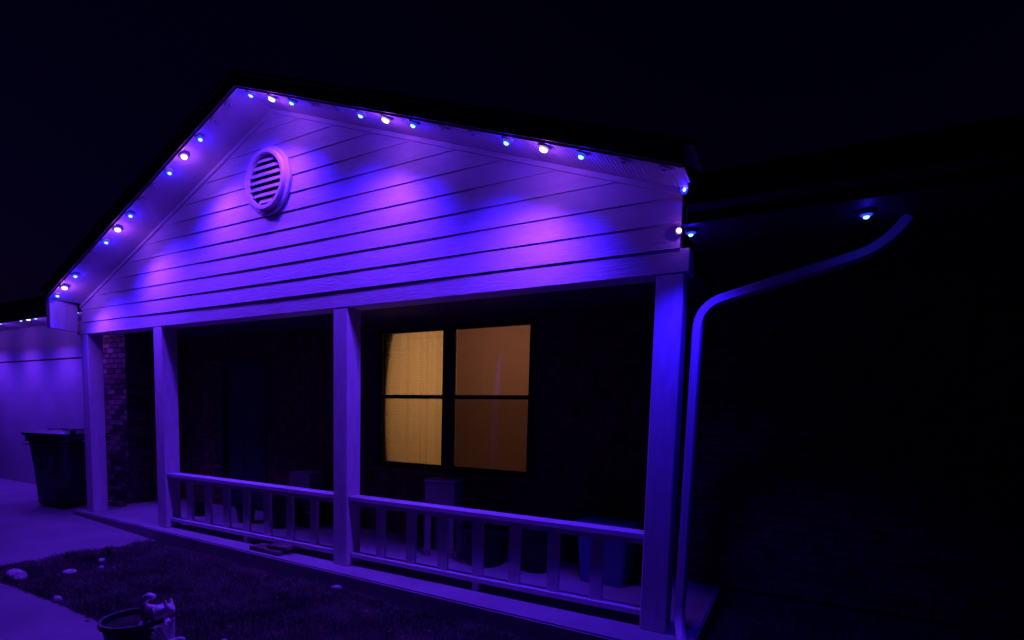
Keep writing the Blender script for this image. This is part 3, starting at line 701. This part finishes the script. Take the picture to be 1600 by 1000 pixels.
weed((1.74, -.93, -.13), .08, 'low dark weed touching the broad tuft on the driveway edge', 30)
weed((1.86, -1.30, -.13), .08, 'dark weed tuft towards the far left tip of the bed')
# ---------------------------------------------------------------- grass and litter
def blades(n, xr_, yr_, hmin, hmax, wd=.0022, edge=0.0):
    x = RNG.uniform(*xr_, n); y = RNG.uniform(*yr_, n)
    pat = np.sin(x * 4.3 + 1.7 * np.sin(y * 3.7)) * np.sin(y * 5.1 + 1.3 * np.sin(x * 2.9)) + .5 * np.sin(x * 13 + y * 9) * np.sin(y * 17 - x * 6)
    keep = RNG.uniform(-1.4, 1.0, n) < pat + .35; x, y, pat = x[keep], y[keep], pat[keep]; n = len(x)
    h = RNG.uniform(hmin, hmax, n) * (.8 + .35 * pat); a = RNG.uniform(0, 2 * PI, n); ln = RNG.uniform(.2, 1.1, n) * h
    la = RNG.uniform(0, 2 * PI, n); z = -.137 + .012 * np.sin(x * 3.1 + y * 2)
    dx, dy = np.cos(a) * wd, np.sin(a) * wd; lx, ly = np.cos(la) * ln, np.sin(la) * ln
    P = np.stack([np.stack([x - dx, y - dy, z], 1), np.stack([x + dx, y + dy, z], 1),
                  np.stack([x + dx * .8 + lx * .35, y + dy * .8 + ly * .35, z + h * .6], 1), np.stack([x - dx * .8 + lx * .35, y - dy * .8 + ly * .35, z + h * .6], 1),
                  np.stack([x + lx, y + ly, z + h], 1)], 1)
    return P
def blade_obj(Ps, name, m):
    P = np.concatenate(Ps); n = len(P); me = bpy.data.meshes.new(name)
    V_ = P.reshape(-1, 3); b5 = (np.arange(n) * 5)[:, None]
    q = b5 + np.array([[0, 1, 2, 3]]); t = b5 + np.array([[3, 2, 4]])
    loops = np.concatenate([q, t], 1).reshape(-1)
    me.vertices.add(len(V_)); me.vertices.foreach_set('co', V_.reshape(-1)); me.loops.add(len(loops)); me.loops.foreach_set('vertex_index', loops)
    ls = (np.arange(n) * 7)[:, None] + np.array([[0, 4]]); me.polygons.add(2 * n); me.polygons.foreach_set('loop_start', ls.reshape(-1)); me.update(calc_edges=True)
    me.materials.append(M[m]); o = bpy.data.objects.new(name, me); C.objects.link(o); o['kind'] = 'stuff'
    return tag(o, 'short sparse dark grass growing in the front bed below the porch', 'grass')
blade_obj([blades(150000, (1.64, 7.4), (-1.62, -.24), .015, .05), blades(9000, (1.60, 2.0), (-1.62, -.15), .03, .075),
           blades(50000, (7.4, 10.5), (-1.6, 1.25), .015, .05)], 'grass', 'grass')
V_, F_ = [], []
for i in range(160):
    x, y = random.uniform(1.7, 7.6), random.uniform(-1.6, -.3); r = random.uniform(.006, .018); a = random.uniform(0, 6.28); k = len(V_)
    zb = (gz(x, y) if x < 1.6 else -.115) + .004
    for q in range(5):
        aa = a + q * 1.257; s = 1.5 if q == 0 else .8
        V_.append((x + r * s * math.cos(aa), y + r * s * math.sin(aa), zb + random.uniform(0, .012)))
    V_.append((x, y, zb + .003))
    for q in range(5): F_.append((k + q, k + (q + 1) % 5, k + 5))
me = bpy.data.meshes.new('leaf_litter'); me.from_pydata(V_, [], F_); me.materials.append(M['litter']); me.update()
o = bpy.data.objects.new('leaf_litter', me); C.objects.link(o); tag(o, 'scattered bits of dead leaf over the bed', 'leaves', kind='stuff')
# ---------------------------------------------------------------- dark trees behind the garage
def tree(loc, h, r, label):
    t = empty('tree', loc, label, 'tree', 'trees behind the garage')
    mb = MB(); mb.tube([(0, 0, 0), (.1, 0, h * .3), (-.05, .1, h * .6), (.1, 0, h * .85)], [.22, .17, .11, .04], 10)
    for q in range(7):
        a = random.uniform(0, 6.28); z = h * random.uniform(.35, .7)
        mb.tube([(0, 0, z), (math.cos(a) * r * .4, math.sin(a) * r * .4, z + r * .35), (math.cos(a) * r * .8, math.sin(a) * r * .8, z + r * .55)], [.08, .05, .02], 7)
    part(mb, 'trunk', 'bark', t, True)
    n = 9000; cl = 26; cen = RNG.normal(0, 1, (cl, 3)); cen /= np.linalg.norm(cen, axis=1)[:, None]; cen *= RNG.uniform(.3, .8, (cl, 1)) * np.array([r, r, h * .3])
    idx = RNG.integers(0, cl, n); p = cen[idx] + RNG.normal(0, r * .17, (n, 3)); p[:, 2] += h * .68
    s = RNG.uniform(.05, .11, n)[:, None]; u = RNG.normal(0, 1, (n, 3)); u /= np.linalg.norm(u, axis=1)[:, None]; v = RNG.normal(0, 1, (n, 3)); v /= np.linalg.norm(v, axis=1)[:, None]
    V_ = np.stack([p - u * s, p + v * s * .5, p + u * s, p - v * s * .5], 1).reshape(-1, 3); F_ = (np.arange(n) * 4)[:, None] + np.arange(4)[None]
    me = bpy.data.meshes.new('crown'); me.from_pydata(V_.tolist(), [], F_.tolist()); me.materials.append(M['leaf']); me.update()
    o = bpy.data.objects.new('crown', me); C.objects.link(o); o.parent = t; return t
tree((-13.0, 11.0, -.3), 8.5, 3.0, 'dark leafy tree behind the garage roof at the far left')
tree((-8.5, 13.0, -.3), 7.6, 2.6, 'smaller dark tree behind the garage, nearer the gable peak')
